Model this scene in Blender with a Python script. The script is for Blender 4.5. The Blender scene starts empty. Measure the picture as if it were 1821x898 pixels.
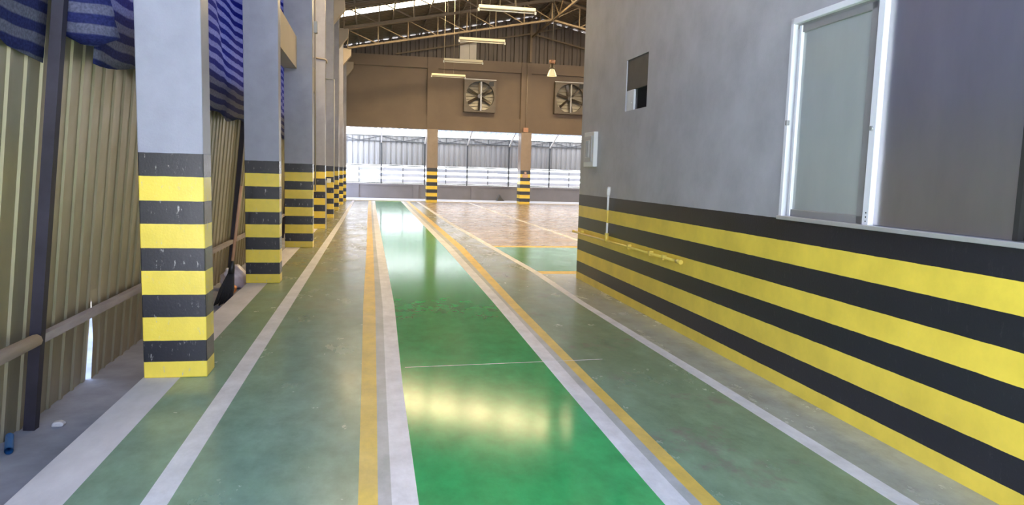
import bpy, bmesh, math, random
from mathutils import Vector, Matrix
random.seed(4)
SC = bpy.context.scene
COL = SC.collection

# ------------------------------------------------------------------ camera
CAM_H = 1.4
yaw, pitch, roll, fl = math.radians(11.1556), math.radians(6.2723), math.radians(-1.6151), 1275.3
fwd = Vector((math.sin(yaw) * math.cos(pitch), math.cos(yaw) * math.cos(pitch), -math.sin(pitch)))
r0 = Vector((math.cos(yaw), -math.sin(yaw), 0))
d0 = fwd.cross(r0)
right = r0 * math.cos(roll) + d0 * math.sin(roll)
down = -r0 * math.sin(roll) + d0 * math.cos(roll)
cd = bpy.data.cameras.new('camera')
cam = bpy.data.objects.new('camera', cd)
COL.objects.link(cam)
m = Matrix.Identity(4)
for i in range(3):
    m[i][0] = right[i]; m[i][1] = -down[i]; m[i][2] = -fwd[i]
m[0][3], m[1][3], m[2][3] = 0, 0, CAM_H
cam.matrix_world = m
cd.sensor_fit = 'HORIZONTAL'
cd.sensor_width = 36
cd.lens = 36 * fl / 1821
cd.clip_start = 0.05
cd.clip_end = 500
SC.camera = cam

# ------------------------------------------------------------------ light
SC.view_settings.view_transform = 'Standard'
SC.view_settings.look = 'None'
SC.view_settings.gamma = 1
SC.view_settings.exposure = 0.45
SC.view_settings.use_curve_mapping = False
SC.cycles.use_denoising = True
SC.cycles.max_bounces = 10
SC.cycles.diffuse_bounces = 6
SC.cycles.sample_clamp_indirect = 12

SKY = 5.0
SKYLIGHT = 27.0
w = bpy.data.worlds.new('World')
SC.world = w
w.use_nodes = True
nt = w.node_tree
bg = nt.nodes['Background']
tc = nt.nodes.new('ShaderNodeTexCoord')
sx = nt.nodes.new('ShaderNodeSeparateXYZ')
rp = nt.nodes.new('ShaderNodeValToRGB')
nt.links.new(tc.outputs['Generated'], sx.inputs[0])
nt.links.new(sx.outputs['Z'], rp.inputs['Fac'])
rp.color_ramp.elements[0].position = 0.0
rp.color_ramp.elements[0].color = (0.95, 0.97, 1.0, 1)
rp.color_ramp.elements[1].position = 0.6
rp.color_ramp.elements[1].color = (0.45, 0.62, 1.0, 1)
nt.links.new(rp.outputs['Color'], bg.inputs['Color'])
bg.inputs['Strength'].default_value = SKY

sd = bpy.data.lights.new('sun', 'SUN')
sd.energy = 46.0
sd.angle = math.radians(0.6)
sd.color = (1.0, 0.94, 0.86)
sun = bpy.data.objects.new('sun', sd)
COL.objects.link(sun)
SUN_DIR = Vector((-0.12, 0.42, -1.0))      # high, from behind and a little to the right: it lights the yard and the open end
sun.rotation_euler = SUN_DIR.to_track_quat('-Z', 'Y').to_euler()
sun.location = (4, -14, 30)

# ------------------------------------------------------------------ materials
def lin(c):
    return tuple(((v / 255) / 12.92 if v / 255 <= 0.04045 else ((v / 255 + 0.055) / 1.055) ** 2.4) for v in c)

class NM:
    """small node-material builder"""
    def __init__(s, name):
        s.m = bpy.data.materials.new(name)
        s.m.use_nodes = True
        s.t = s.m.node_tree
        s.b = s.t.nodes['Principled BSDF']
        s._tc = None
    def n(s, kind, **kw):
        x = s.t.nodes.new(kind)
        for k, v in kw.items():
            setattr(x, k, v)
        return x
    def l(s, a, b):
        s.t.links.new(a, b)
    def co(s):
        if s._tc is None:
            s._tc = s.n('ShaderNodeTexCoord')
        return s._tc.outputs['Object']
    def mapped(s, scale):
        mp = s.n('ShaderNodeMapping')
        mp.inputs['Scale'].default_value = scale
        s.l(s.co(), mp.inputs['Vector'])
        return mp.outputs[0]
    def noise(s, scale=5, detail=4, rough=0.6, stretch=(1, 1, 1)):
        x = s.n('ShaderNodeTexNoise')
        x.inputs['Scale'].default_value = scale
        x.inputs['Detail'].default_value = detail
        x.inputs['Roughness'].default_value = rough
        s.l(s.mapped(stretch), x.inputs['Vector'])
        return x.outputs['Fac']
    def ramp(s, fac, stops, interp='LINEAR'):
        x = s.n('ShaderNodeValToRGB')
        cr = x.color_ramp
        cr.interpolation = interp
        while len(cr.elements) < len(stops):
            cr.elements.new(1.0)
        for e, (p, c) in zip(cr.elements, stops):
            e.position = p
        for e, (p, c) in zip(cr.elements, stops):
            e.color = (c[0], c[1], c[2], 1) if not isinstance(c, (int, float)) else (c, c, c, 1)
        s.l(fac, x.inputs['Fac'])
        return x.outputs['Color']
    def mix(s, fac, a, b, kind='MIX'):
        x = s.n('ShaderNodeMix', data_type='RGBA', blend_type=kind)
        for sock, v in ((x.inputs[0], fac), (x.inputs[6], a), (x.inputs[7], b)):
            if hasattr(v, 'is_linked') or hasattr(v, 'links'):
                s.l(v, sock)
            elif isinstance(v, (int, float)):
                sock.default_value = v
            else:
                sock.default_value = (v[0], v[1], v[2], 1)
        return x.outputs[2]
    def math(s, op, a, b=0.0):
        x = s.n('ShaderNodeMath', operation=op)
        for sock, v in ((x.inputs[0], a), (x.inputs[1], b)):
            if isinstance(v, (int, float)):
                sock.default_value = v
            else:
                s.l(v, sock)
        return x.outputs[0]
    def set(s, **kw):
        names = dict(color='Base Color', rough='Roughness', metal='Metallic', spec='Specular IOR Level', alpha='Alpha',
                     coat='Coat Weight', coatr='Coat Roughness', trans='Transmission Weight', ior='IOR', normal='Normal')
        for k, v in kw.items():
            sock = s.b.inputs[names[k]]
            if isinstance(v, (int, float)):
                sock.default_value = v
            elif isinstance(v, tuple):
                sock.default_value = (v[0], v[1], v[2], 1)
            else:
                s.l(v, sock)
        return s
    def bump(s, fac, strength=0.2, dist=0.01):
        x = s.n('ShaderNodeBump')
        x.inputs['Strength'].default_value = strength
        x.inputs['Distance'].default_value = dist
        s.l(fac, x.inputs['Height'])
        s.l(x.outputs[0], s.b.inputs['Normal'])
        return s

def mk(name, c, rough=0.5, metal=0.0, var=0.12, scale=6, spec=0.5, bump=0.0, stretch=(1, 1, 1)):
    q = NM(name)
    f = q.noise(scale, 5, 0.6, stretch)
    a = tuple(v * (1 - var) for v in c); b = tuple(min(1, v * (1 + var)) for v in c)
    q.set(color=q.ramp(f, [(0.3, a), (0.7, b)]), rough=rough, metal=metal, spec=spec)
    if bump:
        q.bump(q.noise(scale * 12, 4, 0.6, stretch), bump, 0.004)
    return q.m

BLACK, YELLOW = (0.020, 0.020, 0.027), (0.90, 0.68, 0.085)

def band_mat(name, edges, paint, rough=0.3, wear=0.5, below=True):
    """edges: rising heights; the lowest band is yellow, then black / yellow ... then plain paint"""
    q = NM(name)
    sep = q.n('ShaderNodeSeparateXYZ')
    q.l(q.co(), sep.inputs[0])
    wob = q.math('MULTIPLY', q.math('SUBTRACT', q.noise(9, 3), 0.5), 0.006)
    z = q.math('DIVIDE', q.math('ADD', sep.outputs['Z'], wob), 2.0)
    stops = []
    lo = 0.0
    for i, e in enumerate(edges):
        stops.append((lo / 2.0, YELLOW if i % 2 == 0 else BLACK))
        lo = e
    stops.append((lo / 2.0, paint))
    col = q.ramp(z, stops, 'CONSTANT')
    # rubbed specks of plaster in the paint, a little dirt
    sp = q.noise(38, 6, 0.75, (1, 1, 0.3))
    fl = q.ramp(sp, [(0.60, 0.0), (0.67, 1.0)])
    top = q.ramp(z, [(0.0, 1.0), (lo / 2.0, 0.0)], 'CONSTANT')
    fac = q.math('MULTIPLY', q.math('MULTIPLY', fl, top), wear)
    col = q.mix(fac, col, (0.5, 0.48, 0.46))
    dirt = q.ramp(q.noise(3, 5, 0.6), [(0.3, 0.84), (0.7, 1.06)])
    col = q.mix(1.0, col, dirt, 'MULTIPLY')
    rr = q.ramp(top, [(0.0, rough + 0.12), (1.0, rough)])
    q.set(color=col, rough=rr)
    q.bump(q.noise(60, 5, 0.7), 0.25, 0.004)
    return q.m

PAINT_GREY = (0.315, 0.32, 0.40)
M_pillar = band_mat('pillar_paint', [0.102, 0.249, 0.405, 0.554, 0.71, 0.855, 1.01, 1.163, 1.317, 1.466], PAINT_GREY, 0.26, 0.8)
M_farpillar = band_mat('far_pillar_paint', [0.11, 0.27, 0.43, 0.59, 0.75, 0.91, 1.07, 1.23, 1.39, 1.55], (0.30, 0.24, 0.20), 0.3, 0.1)
M_wall = band_mat('office_wall_paint', [0.091, 0.239, 0.392, 0.54, 0.695, 0.848, 0.999, 1.148], (0.43, 0.425, 0.44), 0.32, 0.05)
M_farwall = mk('taupe_wall_paint', (0.165, 0.125, 0.098), 0.6, var=0.08, scale=1.2)
M_leftwall = mk('left_wall_paint', (0.42, 0.38, 0.34), 0.6, var=0.06, scale=1.2)
M_dado = mk('grey_dado_paint', (0.20, 0.19, 0.205), 0.55, var=0.08, scale=1.5)
M_beam = mk('beam_paint', (0.33, 0.28, 0.24), 0.55, var=0.06, scale=1.5)
M_conc = mk('bare_concrete', (0.50, 0.485, 0.50), 0.8, var=0.14, scale=7, bump=0.15)
M_outground = mk('outside_ground', (0.27, 0.275, 0.33), 0.85, var=0.28, scale=2.2, bump=0.3)
M_yard = mk('yard_concrete', (0.52, 0.50, 0.48), 0.85, var=0.1, scale=1)

def floor_mat(name, c, c2, rough, rvar, scuff, bumps=0.03, stretch=(1, 0.5, 1), purple=0.0, grain=0.0, warm_tint=0.0):
    q = NM(name)
    f = q.noise(1.3, 7, 0.68, stretch)
    col = q.ramp(f, [(0.30, c2), (0.56, c)])
    f2 = q.noise(6, 6, 0.7, (1, 0.6, 1))
    col = q.mix(1.0, col, q.ramp(f2, [(0.3, 0.80), (0.7, 1.18)]), 'MULTIPLY')
    if scuff:
        s1 = q.ramp(q.noise(24, 8, 0.8, (1, 0.4, 1)), [(0.66, 0.0), (0.72, 1.0)])
        col = q.mix(q.math('MULTIPLY', s1, scuff), col, (0.55, 0.6, 0.58))
        s2 = q.ramp(q.noise(4.3, 7, 0.75, (0.5, 1, 1)), [(0.67, 0.0), (0.78, 1.0)])
        col = q.mix(q.math('MULTIPLY', s2, 0.45), col, (0.12, 0.15, 0.12))
    if purple:
        s3 = q.ramp(q.noise(1.9, 6, 0.7, (1, 0.7, 1)), [(0.56, 0.0), (0.68, 1.0)])
        col = q.mix(q.math('MULTIPLY', s3, purple), col, (0.20, 0.16, 0.17))
    if warm_tint:      # warm skylight tone painted into the floor colour deeper in the hall
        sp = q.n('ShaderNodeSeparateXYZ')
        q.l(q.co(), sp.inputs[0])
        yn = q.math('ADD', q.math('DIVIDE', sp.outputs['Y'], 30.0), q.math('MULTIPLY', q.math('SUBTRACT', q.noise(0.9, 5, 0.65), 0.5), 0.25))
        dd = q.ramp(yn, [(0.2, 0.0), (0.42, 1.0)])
        col = q.mix(q.math('MULTIPLY', dd, warm_tint), col, (0.30, 0.225, 0.135))
    r = q.ramp(q.noise(2.4, 6, 0.7, stretch), [(0.3, max(0.02, rough - rvar)), (0.7, rough + rvar)])
    q.set(color=col, rough=r, spec=0.5)
    h = q.noise(5, 4, 0.55)
    if grain:
        h = q.math('ADD', q.math('MULTIPLY', h, 0.08), q.math('MULTIPLY', q.noise(160, 2, 0.5), grain))
    q.bump(h, bumps, 0.01)
    return q.m

M_dull = floor_mat('worn_green_floor', (0.21, 0.345, 0.265), (0.155, 0.275, 0.19), 0.24, 0.06, 0.12, 0.035, warm_tint=0.65)
M_dullR = floor_mat('worn_green_floor_stained', (0.20, 0.32, 0.225), (0.14, 0.235, 0.15), 0.24, 0.06, 0.16, 0.035, purple=0.7, warm_tint=0.6)
M_tan = floor_mat('greyed_green_floor', (0.43, 0.45, 0.39), (0.33, 0.35, 0.29), 0.24, 0.08, 0.3, 0.05, purple=0.3)
M_brown = floor_mat('brownish_worn_floor', (0.36, 0.27, 0.19), (0.24, 0.19, 0.125), 0.27, 0.04, 0.15, 0.015, (0.35, 1, 1), purple=0.35)
M_fresh = floor_mat('fresh_green_floor', (0.028, 0.43, 0.125), (0.022, 0.37, 0.105), 0.125, 0.012, 0.0, 0.03, grain=0.06)
M_cross = floor_mat('green_cross_lane', (0.06, 0.28, 0.10), (0.045, 0.24, 0.08), 0.22, 0.05, 0.1, 0.03)
M_white = floor_mat('white_line_paint', (0.72, 0.72, 0.76), (0.64, 0.64, 0.68), 0.4, 0.05, 0.0, 0.03)
M_yel = floor_mat('yellow_line_paint', (0.72, 0.50, 0.09), (0.66, 0.47, 0.16), 0.4, 0.05, 0.12, 0.03)
M_gap = floor_mat('grey_smear_between_lines', (0.45, 0.46, 0.48), (0.27, 0.33, 0.31), 0.4, 0.05, 0.3, 0.03)
M_edge = mk('concrete_edge', (0.64, 0.615, 0.645), 0.75, var=0.14, scale=5, bump=0.2, stretch=(1, 0.4, 1))
M_palegrey = mk('pale_kerb', (0.62, 0.60, 0.58), 0.5, var=0.06, scale=2)

def sheet_mat(name, c, rough, metal, var=0.15):
    q = NM(name)
    f = q.noise(2.0, 5, 0.6, (1, 1, 0.25))
    q.set(color=q.ramp(f, [(0.3, tuple(v * (1 - var) for v in c)), (0.7, tuple(v * (1 + var) for v in c))]),
          rough=q.ramp(q.noise(5, 4), [(0.3, rough - 0.06), (0.7, rough + 0.08)]), metal=metal)
    return q.m
M_zinc = sheet_mat('galvanised_sheet', (0.33, 0.29, 0.205), 0.40, 0.55)
M_annexsheet = sheet_mat('pale_cladding_sheet', (0.42, 0.43, 0.445), 0.5, 0.1, 0.06)
M_gable = sheet_mat('dark_gable_sheet', (0.10, 0.082, 0.072), 0.5, 0.2, 0.12)
M_roof = sheet_mat('roof_sheet_underside', (0.10, 0.083, 0.07), 0.5, 0.3, 0.1)
M_louvre = mk('white_louvre', (0.5, 0.5, 0.52), 0.35, var=0.04)
M_steel = mk('painted_truss_steel', (0.14, 0.105, 0.07), 0.5, 0.2, var=0.12, scale=4)
M_darksteel = mk('dark_post_steel', (0.03, 0.026, 0.042), 0.55, 0.3, var=0.3, scale=4)
M_annexsteel = mk('annex_steel', (0.10, 0.11, 0.12), 0.6, 0.2, var=0.1)
M_greensteel = mk('dark_green_rail', (0.04, 0.05, 0.035), 0.6, 0.2, var=0.2)
M_whitesteel = mk('white_brace_steel', (0.75, 0.75, 0.76), 0.5, 0.0, var=0.03)
M_rail = mk('weathered_rail', (0.34, 0.30, 0.31), 0.7, 0.1, var=0.2, scale=12, stretch=(1, .2, 1))
M_wood = mk('weathered_wood', (0.50, 0.42, 0.40), 0.75, 0.0, var=0.25, scale=14, stretch=(1, .1, 1))
M_alu = mk('aluminium', (0.60, 0.60, 0.60), 0.38, 0.55, var=0.06)
M_alu_white = mk('white_aluminium', (0.78, 0.78, 0.80), 0.35, 0.1, var=0.03)
M_alu_dark = mk('dull_aluminium', (0.33, 0.33, 0.32), 0.42, 0.4, var=0.06)
M_dark = mk('dark_interior', (0.02, 0.018, 0.016), 0.8, var=0.1)
M_room = mk('room_plaster', (0.12, 0.115, 0.11), 0.8, var=0.05)
M_board = mk('dusty_dark_board', (0.075, 0.07, 0.06), 0.55, var=0.15)
M_whiteboard = mk('pale_board', (0.70, 0.70, 0.70), 0.6, var=0.05)
M_plastic = mk('white_plastic', (0.72, 0.72, 0.70), 0.4, var=0.03)
M_doorgrey = mk('panel_door_grey', (0.47, 0.47, 0.47), 0.4, var=0.03)
M_cream = mk('cream_enamel', (0.72, 0.66, 0.50), 0.4, var=0.03)
M_tube = mk('fluorescent_tube_glass', (0.85, 0.83, 0.74), 0.25, var=0.02)
M_wire = mk('wire', (0.28, 0.25, 0.2), 0.5, 0.2, var=0.05)
M_pipe_y = mk('yellow_painted_pipe', (0.78, 0.58, 0.10), 0.35, var=0.08, scale=14)
M_pipe_w = mk('white_pipe', (0.80, 0.79, 0.74), 0.35, var=0.05)
M_handle = mk('broom_handle_wood', (0.50, 0.27, 0.16), 0.55, var=0.2, scale=10, stretch=(1, 1, .2))
M_bristle = mk('black_bristle', (0.025, 0.022, 0.024), 0.8, var=0.3, scale=20, stretch=(1, 1, .1))
M_bag = mk('pale_plastic_bag', (0.62, 0.58, 0.66), 0.35, var=0.1, scale=9)
M_orange = mk('orange_scrap', (0.75, 0.30, 0.10), 0.6, var=0.1)
M_blue = mk('blue_pipe', (0.03, 0.16, 0.42), 0.35, var=0.1)
M_motor = mk('black_motor', (0.02, 0.02, 0.022), 0.4, 0.2, var=0.1)
M_galv = mk('galvanised_fan_steel', (0.12, 0.10, 0.08), 0.45, 0.2, var=0.1, scale=8)
M_blade = mk('fan_blade_steel', (0.10, 0.09, 0.085), 0.3, 0.8, var=0.15)
M_slat = mk('fan_shutter_slat', (0.32, 0.31, 0.30), 0.35, 0.6, var=0.1)
M_copper = mk('lamp_gear_brown', (0.50, 0.27, 0.18), 0.45, 0.2, var=0.08)

def band_fabric(name):
    q = NM(name)
    sep = q.n('ShaderNodeSeparateXYZ')
    q.l(q.co(), sep.inputs[0])
    wob = q.math('MULTIPLY', q.math('SUBTRACT', q.noise(1.4, 3, 0.5), 0.5), 0.10)
    z = q.math('ADD', sep.outputs['Z'], wob)
    st = q.math('FRACT', q.math('DIVIDE', z, 0.115))
    f = q.ramp(st, [(0.0, 0.0), (0.44, 0.0), (0.52, 1.0), (0.94, 1.0), (1.0, 0.0)])
    weave = q.ramp(q.noise(70, 2, 0.5, (1, 1, 1)), [(0.35, 0.75), (0.65, 1.15)])
    col = q.mix(f, (0.04, 0.049, 0.20), (0.22, 0.225, 0.35))
    col = q.mix(1.0, col, weave, 'MULTIPLY')
    q.set(color=col, rough=0.7, spec=0.2)
    tr = q.n('ShaderNodeBsdfTranslucent')
    q.l(col, tr.inputs['Color'])
    mx = q.n('ShaderNodeMixShader')
    mx.inputs[0].default_value = 0.6
    out = q.t.nodes['Material Output']
    q.l(q.b.outputs[0], mx.inputs[1])
    q.l(tr.outputs[0], mx.inputs[2])
    q.l(mx.outputs[0], out.inputs['Surface'])
    return q.m
M_net = band_fabric('striped_shade_net')

def translucent(name, c, mixf=0.6, rough=0.5):
    q = NM(name)
    q.set(color=c, rough=rough)
    tr = q.n('ShaderNodeBsdfTranslucent')
    tr.inputs['Color'].default_value = (c[0], c[1], c[2], 1)
    mx = q.n('ShaderNodeMixShader')
    mx.inputs[0].default_value = mixf
    q.l(q.b.outputs[0], mx.inputs[1]); q.l(tr.outputs[0], mx.inputs[2])
    q.l(mx.outputs[0], q.t.nodes['Material Output'].inputs['Surface'])
    return q.m
M_annexroof = translucent('pale_translucent_roof', (0.5, 0.5, 0.5), 0.5)

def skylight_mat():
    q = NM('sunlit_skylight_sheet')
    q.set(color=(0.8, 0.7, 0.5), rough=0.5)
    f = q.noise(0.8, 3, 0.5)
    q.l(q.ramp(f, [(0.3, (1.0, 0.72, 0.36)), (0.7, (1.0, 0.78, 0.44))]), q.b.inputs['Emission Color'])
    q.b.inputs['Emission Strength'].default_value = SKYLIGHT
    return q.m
M_sky = skylight_mat()

def glass_mat(name, c, rough, coat=0.6, metal=0.0):
    q = NM(name)
    f = q.noise(3, 5, 0.6, (1, 1, 0.35))
    q.set(color=q.ramp(f, [(0.3, tuple(v * 0.9 for v in c)), (0.7, tuple(v * 1.08 for v in c))]), rough=rough, coat=coat, coatr=0.08, metal=metal)
    return q.m
M_frost = glass_mat('dusty_frosted_glass', (0.34, 0.36, 0.335), 0.35)
M_film = glass_mat('grey_filmed_glass', (0.44, 0.43, 0.455), 0.3, 0.3, 0.85)

def refl_mat():
    q = NM('lamp_reflector')
    q.set(color=(0.9, 0.86, 0.62), rough=0.2, metal=0.3)
    q.b.inputs['Emission Color'].default_value = (1.0, 0.86, 0.45, 1)
    q.b.inputs['Emission Strength'].default_value = 0.35
    return q.m
M_reflector = refl_mat()

# ------------------------------------------------------------------ mesh helpers
class MB:
    def __init__(s):
        s.v = []; s.f = []; s.mi = []; s.cur = 0; s.sm = []
    def add(s, vs, fs, smooth=False):
        o = len(s.v)
        s.v += [tuple(v) for v in vs]
        for f in fs:
            s.f.append(tuple(i + o for i in f)); s.mi.append(s.cur); s.sm.append(smooth)
        return s
    def box(s, x0, x1, y0, y1, z0, z1):
        vs = [(x, y, z) for z in (z0, z1) for y in (y0, y1) for x in (x0, x1)]
        return s.add(vs, [(0, 2, 3, 1), (4, 5, 7, 6), (0, 1, 5, 4), (2, 6, 7, 3), (0, 4, 6, 2), (1, 3, 7, 5)])
    def bar(s, p, q, a=0.05, b=0.05, up=(0, 0, 1)):
        p, q = Vector(p), Vector(q)
        t = (q - p).normalized()
        u = t.cross(Vector(up))
        if u.length < 1e-4:
            u = t.cross(Vector((1, 0, 0)))
        u.normalize(); n = u.cross(t)
        vs = []
        for c in (p, q):
            for i, j in ((-1, -1), (1, -1), (1, 1), (-1, 1)):
                vs.append(c + u * (i * a / 2) + n * (j * b / 2))
        return s.add(vs, [(3, 2, 1, 0), (4, 5, 6, 7), (0, 1, 5, 4), (1, 2, 6, 5), (2, 3, 7, 6), (3, 0, 4, 7)])
    def tube(s, pts, r, n=10, cap=True):
        pts = [Vector(p) for p in pts]
        rs = r if isinstance(r, (list, tuple)) else [r] * len(pts)
        vs = []; u = None
        for i, p in enumerate(pts):
            t = (pts[min(i + 1, len(pts) - 1)] - pts[max(i - 1, 0)]).normalized()
            if u is None:
                u = t.cross(Vector((0, 0, 1)))
                if u.length < 1e-3:
                    u = t.cross(Vector((1, 0, 0)))
            u = (u - t * u.dot(t)).normalized()
            w_ = t.cross(u)
            for k in range(n):
                a = 2 * math.pi * k / n
                vs.append(p + (u * math.cos(a) + w_ * math.sin(a)) * rs[i])
        fs = []
        for i in range(len(pts) - 1):
            for k in range(n):
                fs.append((i * n + k, i * n + (k + 1) % n, (i + 1) * n + (k + 1) % n, (i + 1) * n + k))
        s.add(vs, fs, True)
        if cap:
            o = len(s.v) - len(vs)
            s.f.append(tuple(o + k for k in reversed(range(n)))); s.mi.append(s.cur); s.sm.append(False)
            s.f.append(tuple(o + (len(pts) - 1) * n + k for k in range(n))); s.mi.append(s.cur); s.sm.append(False)
        return s
    def prism(s, poly, axis, a, b):
        """poly: 2-D points; axis 'y' -> (x,z), axis 'x' -> (y,z), axis 'z' -> (x,y)"""
        def P(p, t):
            return {'y': (p[0], t, p[1]), 'x': (t, p[0], p[1]), 'z': (p[0], p[1], t)}[axis]
        n = len(poly)
        vs = [P(p, a) for p in poly] + [P(p, b) for p in poly]
        fs = [tuple(range(n)), tuple(reversed(range(n, 2 * n)))]
        fs += [(i, (i + 1) % n, n + (i + 1) % n, n + i) for i in range(n)]
        return s.add(vs, fs)
    def build(s, name, mats, parent=None, loc=None, bevel=0.0, fix=True):
        me = bpy.data.meshes.new(name)
        me.from_pydata(s.v, [], s.f)
        if not isinstance(mats, (list, tuple)):
            mats = [mats]
        for x in mats:
            me.materials.append(x)
        for p, i, sm in zip(me.polygons, s.mi, s.sm):
            p.material_index = i; p.use_smooth = sm
        if fix:
            bm = bmesh.new(); bm.from_mesh(me)
            bmesh.ops.recalc_face_normals(bm, faces=bm.faces)
            bm.to_mesh(me); bm.free()
        o = bpy.data.objects.new(name, me)
        COL.objects.link(o)
        if parent is not None:
            o.parent = parent
        if loc is not None:
            o.location = loc
        if bevel:
            bv = o.modifiers.new('Bevel', 'BEVEL'); bv.width = bevel; bv.segments = 2; bv.limit_method = 'ANGLE'
        return o

def empty(name, loc=(0, 0, 0)):
    o = bpy.data.objects.new(name, None)
    COL.objects.link(o)
    o.location = loc
    o.empty_display_size = 0.1
    return o

def tag(o, label, cat, group=None, kind=None):
    o['label'] = label; o['category'] = cat
    if group: o['group'] = group
    if kind: o['kind'] = kind
    return o

def struct(o):
    o['kind'] = 'structure'
    return o

def copy_tree(o, parent=None):
    c = o.copy(); COL.objects.link(c)
    if parent is not None:
        c.parent = parent
    for ch in [x for x in bpy.data.objects if x.parent == o]:
        copy_tree(ch, c)
    return c

# ------------------------------------------------------------------ setting: floor
YS = [-5.0, 3.0, 4.5, 7.5, 10.0, 13.2, 20.0, 27.0, 33.05]
def edge(pts):
    pts = sorted(pts)
    def f(y):
        if y <= pts[0][0]:
            return pts[0][1]
        for (a, xa), (b, xb) in zip(pts, pts[1:]):
            if y <= b:
                return xa + (xb - xa) * (y - a) / (b - a)
        return pts[-1][1]
    return f
ED = [edge(p) for p in (
    [(3, -1.465), (33, -1.49)],                                   # slab edge
    [(3, -1.235), (33, -1.235)],                                  # bare concrete strip
    [(3, -0.931), (9.1, -0.912), (22, -0.855), (33, -0.86)],      # white line by the pillars
    [(3, -0.822), (9.1, -0.787), (22, -0.749), (33, -0.765)],
    [(3, -0.049), (4.5, -0.058), (7.6, -0.081), (13.2, -0.087), (25.7, -0.14)],   # yellow
    [(3, 0.034), (4.5, 0.038), (7.6, 0.044), (13.2, 0.030), (25.7, -0.02)],
    [(3, 0.092), (4.5, 0.098), (7.6, 0.118), (13.2, 0.085), (25.7, 0.03)],        # white
    [(3, 0.204), (4.5, 0.205), (7.6, 0.240), (13.2, 0.215), (25.7, 0.15)],
    [(2.8, 1.25), (3.4, 1.25), (7.5, 1.305), (13.2, 1.34), (29.5, 1.30)],         # white
    [(2.8, 1.359), (3.7, 1.36), (7.5, 1.42), (13.2, 1.47), (29.5, 1.42)],
    [(2.7, 1.408), (3.9, 1.425), (7.5, 1.455), (13.3, 1.56), (29.5, 1.55)],       # yellow
    [(2.7, 1.493), (4.1, 1.499), (7.5, 1.555), (13.3, 1.70), (29.5, 1.68)],
    [(2.6, 2.277), (4.2, 2.277), (7, 2.24), (10, 2.27), (20, 2.05), (32.4, 1.99)],  # far right white
    [(2.6, 2.378), (4.2, 2.378), (7, 2.325), (10, 2.37), (20, 2.17), (32.4, 2.11)],
)]
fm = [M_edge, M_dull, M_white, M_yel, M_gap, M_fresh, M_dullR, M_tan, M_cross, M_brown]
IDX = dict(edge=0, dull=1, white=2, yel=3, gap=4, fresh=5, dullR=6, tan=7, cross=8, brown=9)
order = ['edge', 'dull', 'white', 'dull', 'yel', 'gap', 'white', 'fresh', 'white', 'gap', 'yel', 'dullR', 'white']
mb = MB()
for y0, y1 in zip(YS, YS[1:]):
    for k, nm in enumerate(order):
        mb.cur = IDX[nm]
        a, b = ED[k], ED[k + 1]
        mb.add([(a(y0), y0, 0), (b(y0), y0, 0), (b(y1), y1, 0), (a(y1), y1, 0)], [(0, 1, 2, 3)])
# right of the last white line: strips in y, with the crossing green lane and a second white line at x 4.4
RX = [(-5, 9.8, 'tan'), (9.8, 10.08, 'yel'), (10.08, 13.4, 'cross'), (13.4, 13.66, 'yel'), (13.66, 33.05, 'brown')]
for y0, y1, nm in RX:
    ys = [y0] + [y for y in YS if y0 < y < y1] + [y1]
    for a, b in zip(ys, ys[1:]):
        xa, xb = ED[13](a), ED[13](b)
        if nm == 'brown':
            segs = [(xa, xb, 4.35, 4.35, 'brown'), (4.35, 4.35, 4.47, 4.47, 'white'), (4.47, 4.47, 15.6, 15.6, 'brown')]
        else:
            segs = [(xa, xb, 15.6, 15.6, nm)]
        for p, q, r_, s_, mm in segs:
            mb.cur = IDX[mm]
            mb.add([(p, a, 0), (r_, a, 0), (s_, b, 0), (q, b, 0)], [(0, 1, 2, 3)])
# slab edge face and underside rim so that the slab has its thickness
mb.cur = 0
for y0, y1 in zip(YS, YS[1:]):
    mb.add([(ED[0](y0), y0, 0), (ED[0](y1), y1, 0), (ED[0](y1), y1, -0.3), (ED[0](y0), y0, -0.3)], [(0, 1, 2, 3)])
mb.add([(-1.49, -5, -0.3), (15.6, -5, -0.3), (15.6, 33.05, -0.3), (-1.49, 33.05, -0.3)], [(0, 1, 2, 3)])
mb.add([(-1.465, -5, 0), (15.6, -5, 0), (15.6, -5, -0.3), (-1.465, -5, -0.3)], [(0, 1, 2, 3)])
floor = struct(mb.build('floor', fm, fix=False))

mb = MB()
mb.bar((0.24, 5.06, 0.0005), (1.75, 5.16, 0.0005), 0.006, 0.0012)
struct(mb.build('trim_floor_crack', M_white))
mb = MB()
mb.box(-30, -1.46, -40, 60, -0.35, -0.15)
g = struct(mb.build('ground_beside_slab', M_outground))
mb = MB()
mb.box(-1.46, 40, -40, -5.0, -0.35, -0.06)
mb.box(-1.46, 40, 36.3, 70, -0.35, -0.06)
struct(mb.build('ground_yard', M_yard))

# raised pale walk and low dado wall at the far end
mb = MB()
mb.box(-1.6, 15.6, 33.05, 36.3, -0.3, 0.03)
struct(mb.build('floor_far_walk', M_palegrey))
mb = MB()
mb.box(-1.6, 15.6, 35.95, 36.12, 0.03, 0.75)
x = -0.9
while x < 15:
    mb.box(x, x + 0.28, 35.9, 35.96, 0.03, 0.66)
    x += 2.9
mb.box(-1.6, 15.6, 35.9, 36.14, 0.66, 0.75)
struct(mb.build('wall_far_dado', M_dado))

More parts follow.
